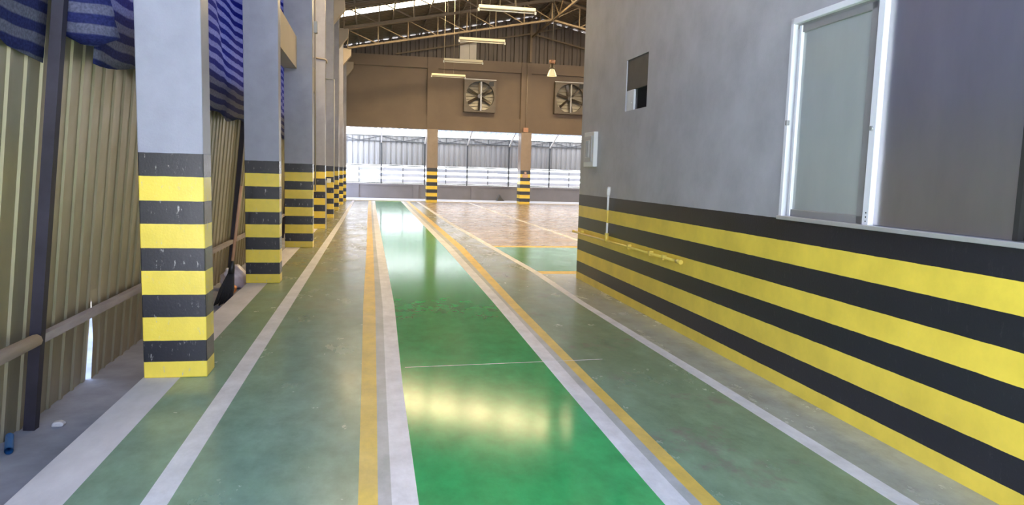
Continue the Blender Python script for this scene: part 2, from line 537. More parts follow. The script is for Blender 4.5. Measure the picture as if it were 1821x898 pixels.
# ------------------------------------------------------------------ far wall (upper frame, panels)
YF = 33.0
COLX = [(-1.6, -1.18), (2.42, 2.90), (6.72, 7.2), (11.05, 11.53), (15.2, 15.6)]
mb = MB()
mb.box(-1.6, 15.6, YF, YF + 0.3, 3.29, 3.92)         # ring beam over the openings
mb.box(-1.6, 15.6, YF, YF + 0.3, 6.0, 6.48)          # top beam
mb.box(-1.6, 15.6, YF + 0.14, YF + 0.26, 3.92, 6.0)  # recessed infill
for a, b in COLX:
    mb.box(a, b, YF - 0.04, YF + 0.3, 3.29, 6.48)
struct(mb.build('wall_back', M_farwall))
mb = MB()
for a, b in (COLX[0], COLX[-1]):
    mb.box(a, b, YF - 0.04, YF + 0.3, 0, 3.29)
struct(mb.build('wall_back_corner', M_farwall))

# ------------------------------------------------------------------ left upper wall and beam
mb = MB()
mb.box(-1.5, -1.28, 9.23, 33.0, 3.09, 3.62)
mb.box(-1.47, -1.36, 13.2, 33.0, 3.62, 6.72)
struct(mb.build('wall_left', M_beam))
mb = MB()
mb.box(15.4, 15.6, -5, 33, 0, 6.8)
struct(mb.build('wall_right_far', M_leftwall))

# ------------------------------------------------------------------ roof
RX0, RZ0, SL = 7.13, 8.6, 0.2153
def roofz(x):
    return RZ0 - SL * abs(x - RX0)
def corrug(n_len, pitch, h):
    pass
def roof_strip(mb, xa, xb, y0, y1, pitch=0.25, h=0.035):
    """ribbed sheet running down the slope: ribs are lines of constant y"""
    ys = []
    y = y0
    while y < y1 - 1e-6:
        for dy, dz in ((0, 0), (pitch * .55, 0), (pitch * .65, h), (pitch * .9, h)):
            if y + dy < y1:
                ys.append((y + dy, dz))
        y += pitch
    ys.append((y1, 0))
    vs = []
    for yy, dz in ys:
        vs.append((xa, yy, roofz(xa) + dz)); vs.append((xb, yy, roofz(xb) + dz))
    mb.add(vs, [(2 * i, 2 * i + 1, 2 * i + 3, 2 * i + 2) for i in range(len(ys) - 1)])
SY0, SY1 = 26.4, 27.25
TY0, TY1 = 14.2, 15.05  # added strips out of view, a warm fill for the middle of the hall
ROOF0 = -2.6
mb = MB()
for y0, y1 in ((ROOF0, TY0), (TY1, SY0), (SY1, 33.4)):
    roof_strip(mb, -2.0, RX0, y0, y1); roof_strip(mb, RX0, 16.2, y0, y1)
for a, b in ((SY0, SY1), (TY0, TY1)):
    roof_strip(mb, RX0 - 0.2, RX0, a, b); roof_strip(mb, RX0, RX0 + 0.35, a, b)
    roof_strip(mb, 12.5, 16.2, a, b)
struct(mb.build('ceiling', M_roof, fix=False))
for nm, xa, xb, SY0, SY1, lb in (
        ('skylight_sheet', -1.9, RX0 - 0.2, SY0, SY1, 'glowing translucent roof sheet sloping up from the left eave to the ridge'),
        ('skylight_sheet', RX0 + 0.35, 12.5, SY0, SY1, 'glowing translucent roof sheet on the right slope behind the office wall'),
        ('skylight_sheet', -1.9, RX0 - 0.2, TY0, TY1, 'added glowing fill sheet nearer the camera on the left slope, above the picture'),
        ('skylight_sheet', RX0 + 0.35, 12.5, TY0, TY1, 'added glowing fill sheet nearer the camera on the right slope, above the picture')):
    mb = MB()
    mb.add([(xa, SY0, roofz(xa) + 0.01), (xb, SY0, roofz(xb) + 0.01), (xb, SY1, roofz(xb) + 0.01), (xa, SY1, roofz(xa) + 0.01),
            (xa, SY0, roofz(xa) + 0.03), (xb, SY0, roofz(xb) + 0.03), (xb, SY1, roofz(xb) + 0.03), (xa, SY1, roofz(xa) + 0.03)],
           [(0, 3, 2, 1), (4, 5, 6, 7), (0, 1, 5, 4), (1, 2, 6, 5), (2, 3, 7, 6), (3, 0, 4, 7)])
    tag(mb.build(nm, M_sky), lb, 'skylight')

# gable of dark corrugated sheet above the far wall, a bright slit left under the roof
mb = MB()
GY = 33.18
x = -1.5
prof = []
while x < 15.7:
    for dx, dy in ((0, 0), (0.20, 0), (0.235, 0.05), (0.36, 0.05), (0.395, 0)):
        prof.append((x + dx, dy))
    x += 0.395
prof = [p for i, p in enumerate(prof) if i == 0 or p[0] > prof[i - 1][0] + 1e-4]
vs = []
for px, dy in prof:
    gap = 0.035 if dy == 0 else 0.005
    vs.append((px, GY + dy, 6.44)); vs.append((px, GY + dy, roofz(px) - gap))
def in_gap(px):
    return 3.72 < px < 3.84
fs = [(2 * i, 2 * i + 2, 2 * i + 3, 2 * i + 1) for i in range(len(prof) - 1)]
mb.add(vs, fs)
struct(mb.build('wall_back_gable', M_gable, fix=False))

# ------------------------------------------------------------------ office block on the right
WX, WS = 2.734, 0.0038
def wx(y):
    return WX + WS * y
def wbox(mb, d0_, d1_, y0, y1, z0, z1):
    """box on the sheared office wall: d = depth into the block from its face"""
    vs = []
    for z in (z0, z1):
        for y in (y0, y1):
            for d in (d0_, d1_):
                vs.append((wx(y) + d, y, z))
    mb.add(vs, [(0, 2, 3, 1), (4, 5, 7, 6), (0, 1, 5, 4), (2, 6, 7, 3), (0, 4, 6, 2), (1, 3, 7, 5)])
TH, TOP, YE = 0.14, 4.3, 9.43
WY0, WY1, WZ0, WZ1 = 1.0, 4.485, 1.148, 2.475
HY0, HY1, HZ0, HZ1 = 7.09, 7.735, 2.122, 2.678
mb = MB()
wbox(mb, 0, TH, -3.0, WY0, 0, TOP)
wbox(mb, 0, TH, WY0, WY1, 0, WZ0); wbox(mb, 0, TH, WY0, WY1, WZ1, TOP)
wbox(mb, 0, TH, WY1, HY0, 0, TOP)
wbox(mb, 0, TH, HY0, HY1, 0, HZ0); wbox(mb, 0, TH, HY0, HY1, HZ1, TOP)
wbox(mb, 0, TH, HY1, YE, 0, TOP)
wbox(mb, TH, 5.5, YE - TH, YE, 0, TOP)        # end wall
struct(mb.build('wall_right', M_wall))
mb = MB()
wbox(mb, 5.5, 5.6, -3.0, YE, 0, TOP)
wbox(mb, TH, 5.5, -3.0, -2.9, 0, TOP)
wbox(mb, TH, 5.6, -3.0, YE - TH, 0, 0.02)
wbox(mb, TH, 1.6, HY1 + 0.3, HY1 + 0.36, 0.02, TOP)
struct(mb.build('wall_office_inner', M_room))
mb = MB()
wbox(mb, TH, 5.6, -3.0, YE - TH, TOP - 0.1, TOP)
struct(mb.build('ceiling_office', M_room))

# window of the office: frame, sliding sash, filmed pane, sill
win = empty('window_1', (wx(3.6), 3.6, WZ0)); struct(win)
def wpart(name, mat, boxes, bevel=0.0, parent=None):
    mb = MB()
    p0 = parent or win
    for b in boxes:
        wbox(mb, *b)
    o = mb.build(name, mat, bevel=bevel)
    o.parent = win if parent is None else parent
    o.matrix_parent_inverse = Matrix.Translation(-Vector(win.location)) if parent is None else Matrix.Translation(-Vector(win.location))
    return o
wpart('window_frame', M_alu_white, [(-0.012, 0.10, 4.448, 4.485, WZ0, WZ1), (-0.012, 0.10, WY0, 4.485, 2.435, WZ1), (0.0, 0.10, WY0, WY0 + 0.04, WZ0, WZ1)], 0.004)
wpart('frame_channel', M_alu_dark, [(0.05, 0.09, 4.40, 4.448, WZ0, 2.435), (0.02, 0.09, WY0, 4.448, 2.405, 2.435)])
wpart('sash_frame', M_alu_dark, [(0.015, 0.05, 3.66, 4.415, 1.163, 1.215), (0.015, 0.05, 3.63, 3.712, 1.163, 2.42),
                                 (0.015, 0.05, 3.66, 4.415, 2.375, 2.42)], 0.004)
wpart('sash_edge', M_alu_white, [(0.008, 0.05, 4.385, 4.415, 1.163, 2.42)], 0.004)
wpart('glass_pane', M_frost, [(0.028, 0.036, 3.70, 4.40, 1.205, 2.39)])
wpart('meeting_stile', M_alu_white, [(-0.006, 0.05, 3.575, 3.63, 1.163, 2.435)], 0.004)
wpart('filmed_pane', M_film, [(0.026, 0.036, 2.66, 3.578, 1.17, 2.42)])
wpart('pane_edge', M_dark, [(0.018, 0.05, 2.635, 2.662, 1.17, 2.42)])
wpart('window_sill', M_alu, [(-0.028, 0.11, WY0, 4.485, WZ0 - 0.006, 1.168)], 0.004)
def wtube(name, mat, y, z, d0_, d1_, r):
    mb = MB(); mb.tube([(wx(y) + d0_, y, z), (wx(y) + d1_, y, z)], r, 14)
    o = mb.build(name, mat); o.parent = win
    o.matrix_parent_inverse = Matrix.Translation(-Vector(win.location)); return o
wtube('lock_knob', M_alu_dark, 3.606, 1.708, -0.016, 0.0, 0.013)
for z in (1.188, 1.212, 1.236):
    wtube('screw_hole', M_dark, 3.598, z, -0.008, 0.0, 0.004)
wpart('latch', M_alu_dark, [(-0.022, 0.0, 4.44, 4.462, 1.775, 1.808)], 0.003)

# things on the office wall
hb = MB(); wbox(hb, 0.012, 0.035, HY0, HY1, 2.345, HZ1)
tag(hb.build('shutter_board', M_board), 'dark dusty board filling the upper half of the square hole in the grey office wall', 'board')
hb = MB(); wbox(hb, 0.010, 0.034, 7.50, HY1 - 0.001, HZ0, 2.345)
for k in range(1):
    hb.tube([(wx(7.6) + 0.007, 7.57, 2.2), (wx(7.6) + 0.015, 7.57, 2.2)], 0.012, 10)
tag(hb.build('cover_board', M_whiteboard, bevel=0.003), 'small pale board in the lower left corner of the square wall hole', 'board')

ep = empty('electrical_panel', (wx(8.9), 8.9, 1.55))
tag(ep, 'grey white electrical panel box on the office wall near its far corner', 'electrical panel')
def wp(root, name, mat, boxes, bevel=0.0):
    mb = MB()
    for b in boxes:
        wbox(mb, *b)
    o = mb.build(name, mat, bevel=bevel); o.parent = root
    o.matrix_parent_inverse = Matrix.Translation(-Vector(root.location))
    return o
wp(ep, 'cover', M_plastic, [(-0.055, 0, 8.69, 9.10, 1.515, 1.95)], 0.004)
wp(ep, 'door', M_doorgrey, [(-0.064, -0.055, 8.76, 9.06, 1.575, 1.90)], 0.003)
wp(ep, 'breaker_window', M_plastic, [(-0.068, -0.064, 8.84, 9.0, 1.63, 1.85)])
wp(ep, 'breaker_row', M_alu_dark, [(-0.071, -0.068, 8.86 + 0.035 * i, 8.875 + 0.035 * i, 1.64, 1.84) for i in range(4)])

pr = empty('wall_pipe', (wx(8.1), 8.1, 0.64))
tag(pr, 'yellow painted water pipe along the striped office wall with a white riser', 'pipe')
def pt(name, mat, pts, r, n=12):
    mb = MB(); mb.tube([(wx(y) - d, y, z) for d, y, z in pts], r, n)
    o = mb.build(name, mat); o.parent = pr
    o.matrix_parent_inverse = Matrix.Translation(-Vector(pr.location)); return o
pt('pipe_run', M_pipe_y, [(0.032, 6.02, 0.652), (0.032, 8.1, 0.641), (0.032, 9.55, 0.633)], 0.0135)
pt('end_cap', M_pipe_y, [(0.03, 5.98, 0.652), (0.03, 6.07, 0.652)], 0.022)
pt('end_cap', M_pipe_y, [(0.032, 9.50, 0.634), (0.032, 9.56, 0.633)], 0.018)
for y in (9.15, 7.35, 6.72, 6.38):
    mb = MB()
    wbox(mb, -0.045, 0.0, y - 0.022, y + 0.022, 0.622, 0.674)
    o = mb.build('pipe_clip', M_pipe_y, bevel=0.008); o.parent = pr
    o.matrix_parent_inverse = Matrix.Translation(-Vector(pr.location))
pt('tee_joint', M_pipe_y, [(0.03, 8.1, 0.62), (0.03, 8.1, 0.73)], 0.024)
pt('riser', M_pipe_w, [(0.03, 8.1, 0.70), (0.03, 8.1, 0.852)], 0.0125)
pt('riser', M_pipe_y, [(0.03, 8.1, 0.852), (0.03, 8.1, 1.0)], 0.0128)
pt('riser', M_pipe_w, [(0.03, 8.1, 1.0), (0.03, 8.1, 1.2)], 0.0125)
pt('riser_cap', M_pipe_w, [(0.03, 8.1, 1.17), (0.03, 8.1, 1.20), (0.03, 8.09, 1.25), (0.03, 8.08, 1.275)], [0.016, 0.022, 0.024, 0.017])

# ------------------------------------------------------------------ left row of pillars
PY = [4.945, 9.0, 13.08, 17.2, 21.0, 25.1, 29.15, 32.7]
PXs = [(-1.457, -1.066), (-1.483, -1.090), (-1.495, -1.022), (-1.47, -1.063), (-1.47, -1.068), (-1.47, -1.105), (-1.47, -1.12), (-1.47, -1.12)]
PL = ['grey pillar banded yellow and black, nearest the camera at the slab edge',
      'banded grey pillar, second from the camera, with a broom leaning behind it',
      'banded grey pillar, third from the camera, broader, where the side beam starts',
      'banded pillar, fourth in the left row, with a tap on a pipe beside it',
      'banded pillar, fifth from the camera in the left row',
      'banded pillar, sixth from the camera in the left row, seen only as a sliver',
      'banded pillar, seventh in the left row, last but one before the far wall',
      'banded pillar, last of the left row, in the corner by the far wall']
pillars = []
for i, (y, (xa, xb)) in enumerate(zip(PY, PXs)):
    dep = 0.23 if i < 2 else 0.26
    mb = MB()
    cx = (xa + xb) / 2
    mb.box(xa - cx, xb - cx, 0, dep, 0, 6.62)
    if i < 4:
        o = mb.build('banded_pillar', M_pillar, loc=(cx, y, 0), bevel=0.007)
    else:
        o = empty('banded_pillar', (cx, y, 0))
        mb.build('shaft', M_pillar, parent=o, bevel=0.007)
        c = MB()
        c.prism([(xb - cx, 5.40), (xb - cx + 0.30, 5.78), (xb - cx + 0.30, 6.04), (xb - cx, 6.04)], 'y', 0.0, dep)
        c.build('corbel', M_beam, parent=o, bevel=0.006)
    tag(o, PL[i], 'pillar', 'banded pillars of the left row')
    pillars.append(o)
# far wall pillars
for k, (a, b) in enumerate(COLX[1:4]):
    cx = (a + b) / 2
    mb = MB(); mb.box(a - cx, b - cx, 0, 0.68, 0, 3.29)
    o = mb.build('far_pillar', M_farpillar, loc=(cx, 32.62, 0), bevel=0.01)
    tag(o, ['striped taupe pillar at the far wall, left one between the bright openings',
            'striped taupe pillar at the far wall, with a thin conduit running down it',
            'striped taupe pillar at the far wall, hidden behind the office block'][k], 'pillar', 'banded pillars of the far wall')

# conduits and tap on the pillars
def conduit(name, label, pts, r, mat, fittings=()):
    root = empty(name, pts[0]); tag(root, label, 'conduit')
    mb = MB(); mb.tube(pts, r, 8)
    o = mb.build('pipe', mat, parent=root); o.matrix_parent_inverse = Matrix.Translation(-Vector(pts[0]))
    for nm, b, mt in fittings:
        f = MB(); f.box(*b)
        o = f.build(nm, mt, parent=root, bevel=0.006); o.matrix_parent_inverse = Matrix.Translation(-Vector(pts[0]))
    return root
conduit('conduit', 'thin conduit with a small box on the corner of the third pillar',
        [(-0.985, 13.2, 1.0), (-0.985, 13.2, 3.75), (-0.985, 13.2, 6.4)], 0.014, M_beam,
        [('junction_box', (-1.0, -0.94, 13.15, 13.25, 3.72, 3.92), M_alu_dark)])
conduit('water_pipe', 'short grey pipe with a tap standing out from the fourth pillar',
        [(-1.04, 17.16, 0.004), (-1.04, 17.16, 1.12), (-1.0, 17.14, 1.12)], 0.016, M_plastic,
        [('tap', (-1.02, -0.93, 17.10, 17.17, 1.07, 1.17), M_plastic)])
conduit('conduit', 'pale bent conduit crossing the front of the fourth pillar high up',
        [(-1.42, 17.18, 3.90), (-1.06, 17.18, 3.86), (-1.03, 17.2, 3.84), (-1.03, 17.23, 3.78)], 0.018, M_beam)
conduit('conduit', 'square bent conduit running down the fifth pillar edge',
        [(-1.35, 20.98, 3.88), (-1.05, 20.98, 3.87), (-1.05, 20.98, 1.0)], 0.013, M_plastic)
conduit('conduit', 'straight conduit down the second far pillar from a dark junction box',
        [(6.98, 32.89, 3.32), (6.98, 32.89, 6.4)], 0.02, M_beam,
        [('junction_box', (6.85, 7.08, 32.82, 32.93, 3.32, 3.52), M_copper)])
fb = MB(); fb.box(6.82, 7.06, 32.54, 32.62, 1.22, 1.40); fb.box(6.89, 6.99, 32.5, 32.62, 1.40, 1.50)
tag(fb.build('switch_box', mk('pinkish_box', (0.62, 0.45, 0.40), 0.5), bevel=0.02), 'small pinkish box fixed on the bands of the second far pillar', 'box')

# ------------------------------------------------------------------ roof trusses
def truss(y, label):
    root = empty('roof_truss', (RX0, y, 6.0)); tag(root, label, 'truss', 'steel roof trusses')
    inv = Matrix.Translation(-Vector(root.location))
    def part(name, mb, mat=M_steel):
        o = mb.build(name, mat, parent=root); o.matrix_parent_inverse = inv; return o
    zb = lambda x: 7.64 - 0.197 * abs(x - RX0)
    zt = lambda x: roofz(x) - 0.13
    xl, xr = -0.95, 15.2
    for nm, zf in (('bottom_chord', zb), ('top_chord', zt)):
        mb = MB()
        for a, b in ((xl, RX0), (RX0, xr)):
            for dy in (-0.05, 0.05):
                mb.bar((a, y + dy, zf(a)), (b, y + dy, zf(b)), 0.035, 0.07)
        part(nm, mb)
    n = 7
    for s in (-1, 1):
        xe = xl if s < 0 else xr
        xs = [RX0 + (xe - RX0) * k / n for k in range(n + 1)]
        for k in range(1, n + 1):
            mb = MB(); mb.bar((xs[k], y, zb(xs[k])), (xs[k], y, zt(xs[k])), 0.04, 0.04); part('vertical_web', mb)
        for k in range(n):
            mb = MB(); mb.bar((xs[k], y, zb(xs[k])), (xs[k + 1], y, zt(xs[k + 1])), 0.035, 0.035); part('diagonal_web', mb)
    mb = MB(); mb.bar((RX0, y, zb(RX0)), (RX0, y, zt(RX0)), 0.05, 0.05); part('king_post', mb)
    return root
truss(29.15, 'slanting steel roof truss nearest the far wall, on the seventh pillar')
truss(25.1, 'slanting steel roof truss on the sixth pillar, in front of the glowing sheet')
truss(21.0, 'slanting steel roof truss cut by the top edge of the picture')

# gable truss against the dark sheet
gt = empty('gable_truss', (7.1, 32.88, 6.5)); tag(gt, 'thin gable frame with a centre post against the dark corrugated gable', 'truss')
ginv = Matrix.Translation(-Vector(gt.location))
def gpart(name, p, q, a=0.06):
    mb = MB(); mb.bar(p, q, a, a); o = mb.build(name, M_steel, parent=gt); o.matrix_parent_inverse = ginv
gpart('rafter', (1.0, 32.88, 6.52), (7.1, 32.88, 7.77)); gpart('rafter', (13.2, 32.88, 6.52), (7.1, 32.88, 7.77))
gpart('post', (7.1, 32.88, 6.48), (7.1, 32.88, 8.40), 0.11); gpart('strut', (7.1, 32.88, 7.77), (8.6, 32.88, 8.15), 0.05)

# longitudinal ridge truss
rt = empty('ridge_truss', (RX0, 27, 7.6)); tag(rt, 'yellow lit steel ridge girder running towards the camera above the hall', 'truss')
rinv = Matrix.Translation(-Vector(rt.location))
def rpart(name, mb):
    o = mb.build(name, M_steel, parent=rt); o.matrix_parent_inverse = rinv
mb = MB(); mb.bar((RX0, 16.9, 7.60), (RX0, 32.7, 7.60), 0.07, 0.07); rpart('bottom_chord', mb)
mb = MB(); mb.bar((RX0, 16.9, 8.42), (RX0, 32.7, 8.42), 0.07, 0.07); rpart('top_chord', mb)
yy = 17.0
k = 0
while yy < 31.6:
    mb = MB(); mb.bar((RX0, yy, 7.60 if k % 2 else 8.42), (RX0, yy + 1.0, 8.42 if k % 2 else 7.60), 0.035, 0.035); rpart('diagonal_web', mb)
    yy += 1.0; k += 1

# purlins under the sheet
px = -0.6
first = None
while px < 15.2:
    if abs(px - RX0) > 0.3:
        if first is None:
            mb = MB(); mb.bar((0, 17, 0), (0, 33.1, 0), 0.05, 0.09)
            first = mb.build('purlin', M_roof); o = first
        else:
            o = first.copy(); COL.objects.link(o)
        o.location = (px, 0, roofz(px) - 0.085)
        tag(o, 'thin brown purlin running along the underside of the roof sheet', 'purlin', 'roof purlins')
    px += 1.35

# ------------------------------------------------------------------ pendant lamps
def batten(label, x, y, z, tilt):
    root = empty('fluorescent_lamp', (x, y, z)); tag(root, label, 'lamp', 'hanging fluorescent battens')
    L = 0.625
    mb = MB(); mb.prism([(-0.05, 0.0), (0.05, 0.0), (0.04, 0.07), (-0.04, 0.07)], 'x', -L, L); mb.build('channel', M_cream, parent=root, bevel=0.005)
    mb = MB(); mb.tube([(-L + 0.03, 0, -0.035), (L - 0.03, 0, -0.035)], 0.014, 10); mb.build('tube', M_tube, parent=root)
    for s in (-1, 1):
        mb = MB(); mb.box(s * L - 0.02, s * L + 0.02, -0.025, 0.025, -0.065, 0.0); mb.build('lampholder', M_plastic, parent=root, bevel=0.004)
    for t in (-0.16, 0.19):
        mb = MB(); mb.tube([(t, 0, 0.07), (t, 0, roofz(x + t) - z - 0.02)], 0.0065, 6); mb.build('suspension_wire', M_wire, parent=root)
    root.rotation_euler = (0, 0, tilt)
    return root
batten('long white fluorescent batten hanging nearest, close under the picture top', 2.86, 15.8, 4.93, 0)
batten('white fluorescent batten hanging second from the camera in the row of four', 2.90, 19.7, 4.94, 0)
batten('dim fluorescent batten hanging third in the row, before the pale gable patch', 2.85, 23.4, 4.93, 0)
batten('cream fluorescent batten hanging farthest, just above the left exhaust fan', 2.77, 27.2, 4.94, 0)

hbx, hby = 5.93, 24.0
hl = empty('high_bay_lamp', (hbx, hby, 4.7)); tag(hl, 'bell shaped high bay lamp with brown top hanging above the right exhaust fan', 'lamp')
def lathe(prof, n=20):
    mb = MB(); vs = []; fs = []
    for r, z in prof:
        for k_ in range(n):
            a = 2 * math.pi * k_ / n
            vs.append((r * math.cos(a), r * math.sin(a), z))
    for i in range(len(prof) - 1):
        for k_ in range(n):
            fs.append((i * n + k_, i * n + (k_ + 1) % n, (i + 1) * n + (k_ + 1) % n, (i + 1) * n + k_))
    mb.add(vs, fs, True)
    return mb
lathe([(0.165, 0.0), (0.14, 0.08), (0.10, 0.18), (0.07, 0.24), (0.062, 0.235), (0.09, 0.17), (0.13, 0.07), (0.155, 0.0), (0.165, 0.0)]).build('reflector', M_reflector, parent=hl)
lathe([(0.0, 0.24), (0.085, 0.24), (0.085, 0.285), (0.055, 0.30), (0.06, 0.42), (0.0, 0.42)]).build('neck', M_galv, parent=hl)
lathe([(0.0, 0.42), (0.10, 0.42), (0.10, 0.53), (0.0, 0.53)]).build('gear_box', M_copper, parent=hl)
lathe([(0.0, 0.05), (0.035, 0.06), (0.045, 0.12), (0.03, 0.2), (0.0, 0.23)]).build('bulb', M_tube, parent=hl)
mb = MB(); mb.tube([(0, 0, 0.53), (0, 0, roofz(hbx) - 4.72)], 0.008, 6); mb.build('suspension_cable', M_wire, parent=hl)

# ------------------------------------------------------------------ exhaust fans
def fan(label, x, z, ang, group='wall exhaust fans'):
    root = empty('exhaust_fan', (x, YF + 0.14, z)); tag(root, label, 'fan', group)
    S = 0.72; D = 0.30
    mb = MB()
    n = 32
    # face plate with a round hole, box sides
    R_ = 0.66
    ring = [(R_ * math.cos(2 * math.pi * k / n), R_ * math.sin(2 * math.pi * k / n)) for k in range(n)]
    sq = []
    for cx_, sy_ in ring:
        mxx = max(abs(cx_), abs(sy_)); sq.append((cx_ / mxx * S, sy_ / mxx * S))
    vs = [(a, -D, b) for a, b in ring] + [(a, -D, b) for a, b in sq] + [(a, 0, b) for a, b in sq] + [(a, -D + 0.16, b) for a, b in ring]
    fs = []
    for k in range(n):
        j = (k + 1) % n
        fs += [(k, j, n + j, n + k), (n + k, n + j, 2 * n + j, 2 * n + k), (k, 3 * n + k, 3 * n + j, j)]
    mb.add(vs, fs)
    mb.build('housing', M_galv, parent=root)
    for i in range(9):
        zz = -0.60 + i * 0.15
        mb = MB(); mb.add([(-0.67, -0.07, zz), (0.67, -0.07, zz), (0.67, -0.025, zz + 0.14), (-0.67, -0.025, zz + 0.14),
                           (-0.67, -0.06, zz), (0.67, -0.06, zz), (0.67, -0.015, zz + 0.14), (-0.67, -0.015, zz + 0.14)],
                          [(0, 1, 2, 3), (7, 6, 5, 4), (0, 4, 5, 1), (1, 5, 6, 2), (2, 6, 7, 3), (3, 7, 4, 0)])
        mb.build('shutter_slat', M_slat, parent=root)
    for k in range(6):
        a = ang + k * math.pi / 3
        mb = MB()
        vs = []
        for r_, w_, tw in ((0.06, 0.045, 0.5), (0.25, 0.05, 0.45), (0.45, 0.055, 0.35), (0.62, 0.052, 0.28)):
            for s in (-1, 1):
                for t in (-0.006, 0.006):
                    lx, ly = r_, s * w_
                    dy = s * w_ * tw + t
                    vs.append((lx * math.cos(a) - ly * math.sin(a), -0.19 + dy, lx * math.sin(a) + ly * math.cos(a)))
        fs = []
        for i in range(3):
            o_ = 4 * i
            fs += [(o_, o_ + 4, o_ + 6, o_ + 2), (o_ + 1, o_ + 3, o_ + 7, o_ + 5), (o_, o_ + 1, o_ + 5, o_ + 4), (o_ + 2, o_ + 6, o_ + 7, o_ + 3)]
        fs += [(0, 2, 3, 1), (12, 13, 15, 14)]
        mb.add(vs, fs); mb.build('blade', M_blade, parent=root)
    mb = MB(); mb.tube([(0, -0.26, 0), (0, -0.13, 0)], 0.10, 20); mb.build('hub', M_blade, parent=root)
    mb = MB(); mb.box(0.02, 0.09, -0.285, -0.245, -0.70, 0.70); mb.build('support_bar', M_slat, parent=root)
    mb = MB(); mb.tube([(0.50, -0.33, 0.56), (0.50, -0.12, 0.56)], 0.10, 16); mb.box(0.42, 0.62, -0.35, -0.3, 0.47, 0.66); mb.build('motor', M_motor, parent=root)
    mb = MB(); mb.bar((0.02, -0.275, 0.03), (0.46, -0.275, 0.53), 0.02, 0.03); mb.build('drive_belt', M_motor, parent=root)
    mb = MB(); mb.box(-S - 0.02, S + 0.02, -D - 0.01, -D + 0.03, S, S + 0.03); mb.build('top_flange', M_alu_white, parent=root)
    return root
fan('square six bladed exhaust fan high on the far wall between the striped pillars', 4.79, 4.86, math.pi / 2)
fan('square exhaust fan high on the far wall half hidden by the office wall', 9.02, 4.95, math.pi / 2 + 0.22)

# ------------------------------------------------------------------ lean-to beyond the far openings
AY = 36.02
mb = MB()
xs = [i * 0.06 for i in range(-28, 262)]
prof = []
x = -1.6
while x < 15.6:
    for dx, dy in ((0, 0), (0.12, 0), (0.15, 0.04), (0.23, 0.04), (0.26, 0)):
        prof.append((x + dx, dy))
    x += 0.26
prof = [p for i, p in enumerate(prof) if i == 0 or p[0] > prof[i - 1][0] + 1e-4]
vs = []
for px_, dy in prof:
    vs.append((px_, AY - 0.005 + dy, 1.66)); vs.append((px_, AY - 0.005 + dy, 3.05))
mb.add(vs, [(2 * i, 2 * i + 2, 2 * i + 3, 2 * i + 1) for i in range(len(prof) - 1)])
tag(mb.build('cladding_sheet', M_annexsheet, fix=False), 'pale corrugated cladding of the lean-to seen through the far openings', 'cladding')
mb = MB()
vs = []
ribs = []
x = -1.6
while x < 15.6:
    for dx, dz in ((0, 0), (0.12, 0), (0.16, 0.06), (0.24, 0.06), (0.28, 0)):
        ribs.append((x + dx, dz))
    x += 0.28
ribs = [p for i, p in enumerate(ribs) if i == 0 or p[0] > ribs[i - 1][0] + 1e-4]
for px_, dz in ribs:
    vs.append((px_, 33.3, 3.55 + dz)); vs.append((px_, 36.5, 3.17 + dz))
mb.add(vs, [(2 * i, 2 * i + 2, 2 * i + 3, 2 * i + 1) for i in range(len(ribs) - 1)])
tag(mb.build('lean_to_roof', M_annexroof, fix=False), 'pale ribbed lean-to roof glimpsed at the top of the far openings', 'roof')
af = empty('lean_to_frame', (7, AY, 0.75)); tag(af, 'dark steel posts and zigzag truss of the lean-to behind the far openings', 'frame')
ainv = Matrix.Translation(-Vector(af.location))
def apart(name, mb, mat=M_annexsteel):
    o = mb.build(name, mat, parent=af); o.matrix_parent_inverse = ainv
for nm, z in (('bottom_chord', 2.80), ('top_chord', 3.07), ('girt', 1.63), ('sill_rail', 0.78)):
    mb = MB(); mb.bar((-1.6, AY - 0.03, z), (15.6, AY - 0.03, z), 0.04, 0.045); apart(nm, mb)
px_ = -1.68
k = 0
while px_ < 15.6:
    mb = MB(); mb.bar((px_, AY - 0.05, 0.75), (px_, AY - 0.05, 3.1), 0.06, 0.06); apart('post', mb)
    mb = MB(); mb.bar((px_, AY - 0.05, 2.75), (px_, AY - 1.6, 3.33), 0.06, 0.06); apart('knee_brace', mb, M_whitesteel)
    if px_ + 2.12 < 15.7:
        for a, b in (((px_, 3.05), (px_ + 1.06, 2.82)), ((px_ + 1.06, 2.82), (px_ + 2.12, 3.05)), ((px_ + 1.06, 2.8), (px_ + 1.06, 3.07))):
            mb = MB(); mb.bar((a[0], AY - 0.03, a[1]), (b[0], AY - 0.03, b[1]), 0.03, 0.03); apart('web', mb)
        mb = MB(); mb.bar((px_ + 1.06, AY - 0.03, 0.78), (px_ + 1.06, AY - 0.03, 1.63), 0.03, 0.03); apart('mullion', mb)
    px_ += 2.12
lv = empty('louvre_screen', (7, AY + 0.2, 0.75)); tag(lv, 'bright white horizontal louvre boards above the low far wall', 'louvre')
linv = Matrix.Translation(-Vector(lv.location))
for z in (0.86, 1.14, 1.42):
    mb = MB(); mb.bar((-1.6, AY + 0.045, z + 0.03), (15.6, AY + 0.045, z + 0.03), 0.012, 0.19, up=(0, 0.55, 0.83))
    o = mb.build('louvre_board', M_louvre, parent=lv); o.matrix_parent_inverse = linv
hp = MB(); hp.prism([(6.1, 0.03), (6.5, 0.03), (6.36, 0.18), (6.24, 0.36), (6.18, 0.2)], 'y', 35.2, 35.6)
tag(hp.build('cloth_heap', M_board, bevel=0.03), 'small dark heap lying against the low far wall left of the second pillar', 'heap')
# pale patch sheet in the gable and the slit beside it
mb = MB(); mb.box(3.86, 4.62, 33.08, 33.14, 6.5, 7.25)
tag(mb.build('patch_sheet', M_palegrey), 'pale rectangular sheet patched onto the dark gable behind the third batten', 'sheet')

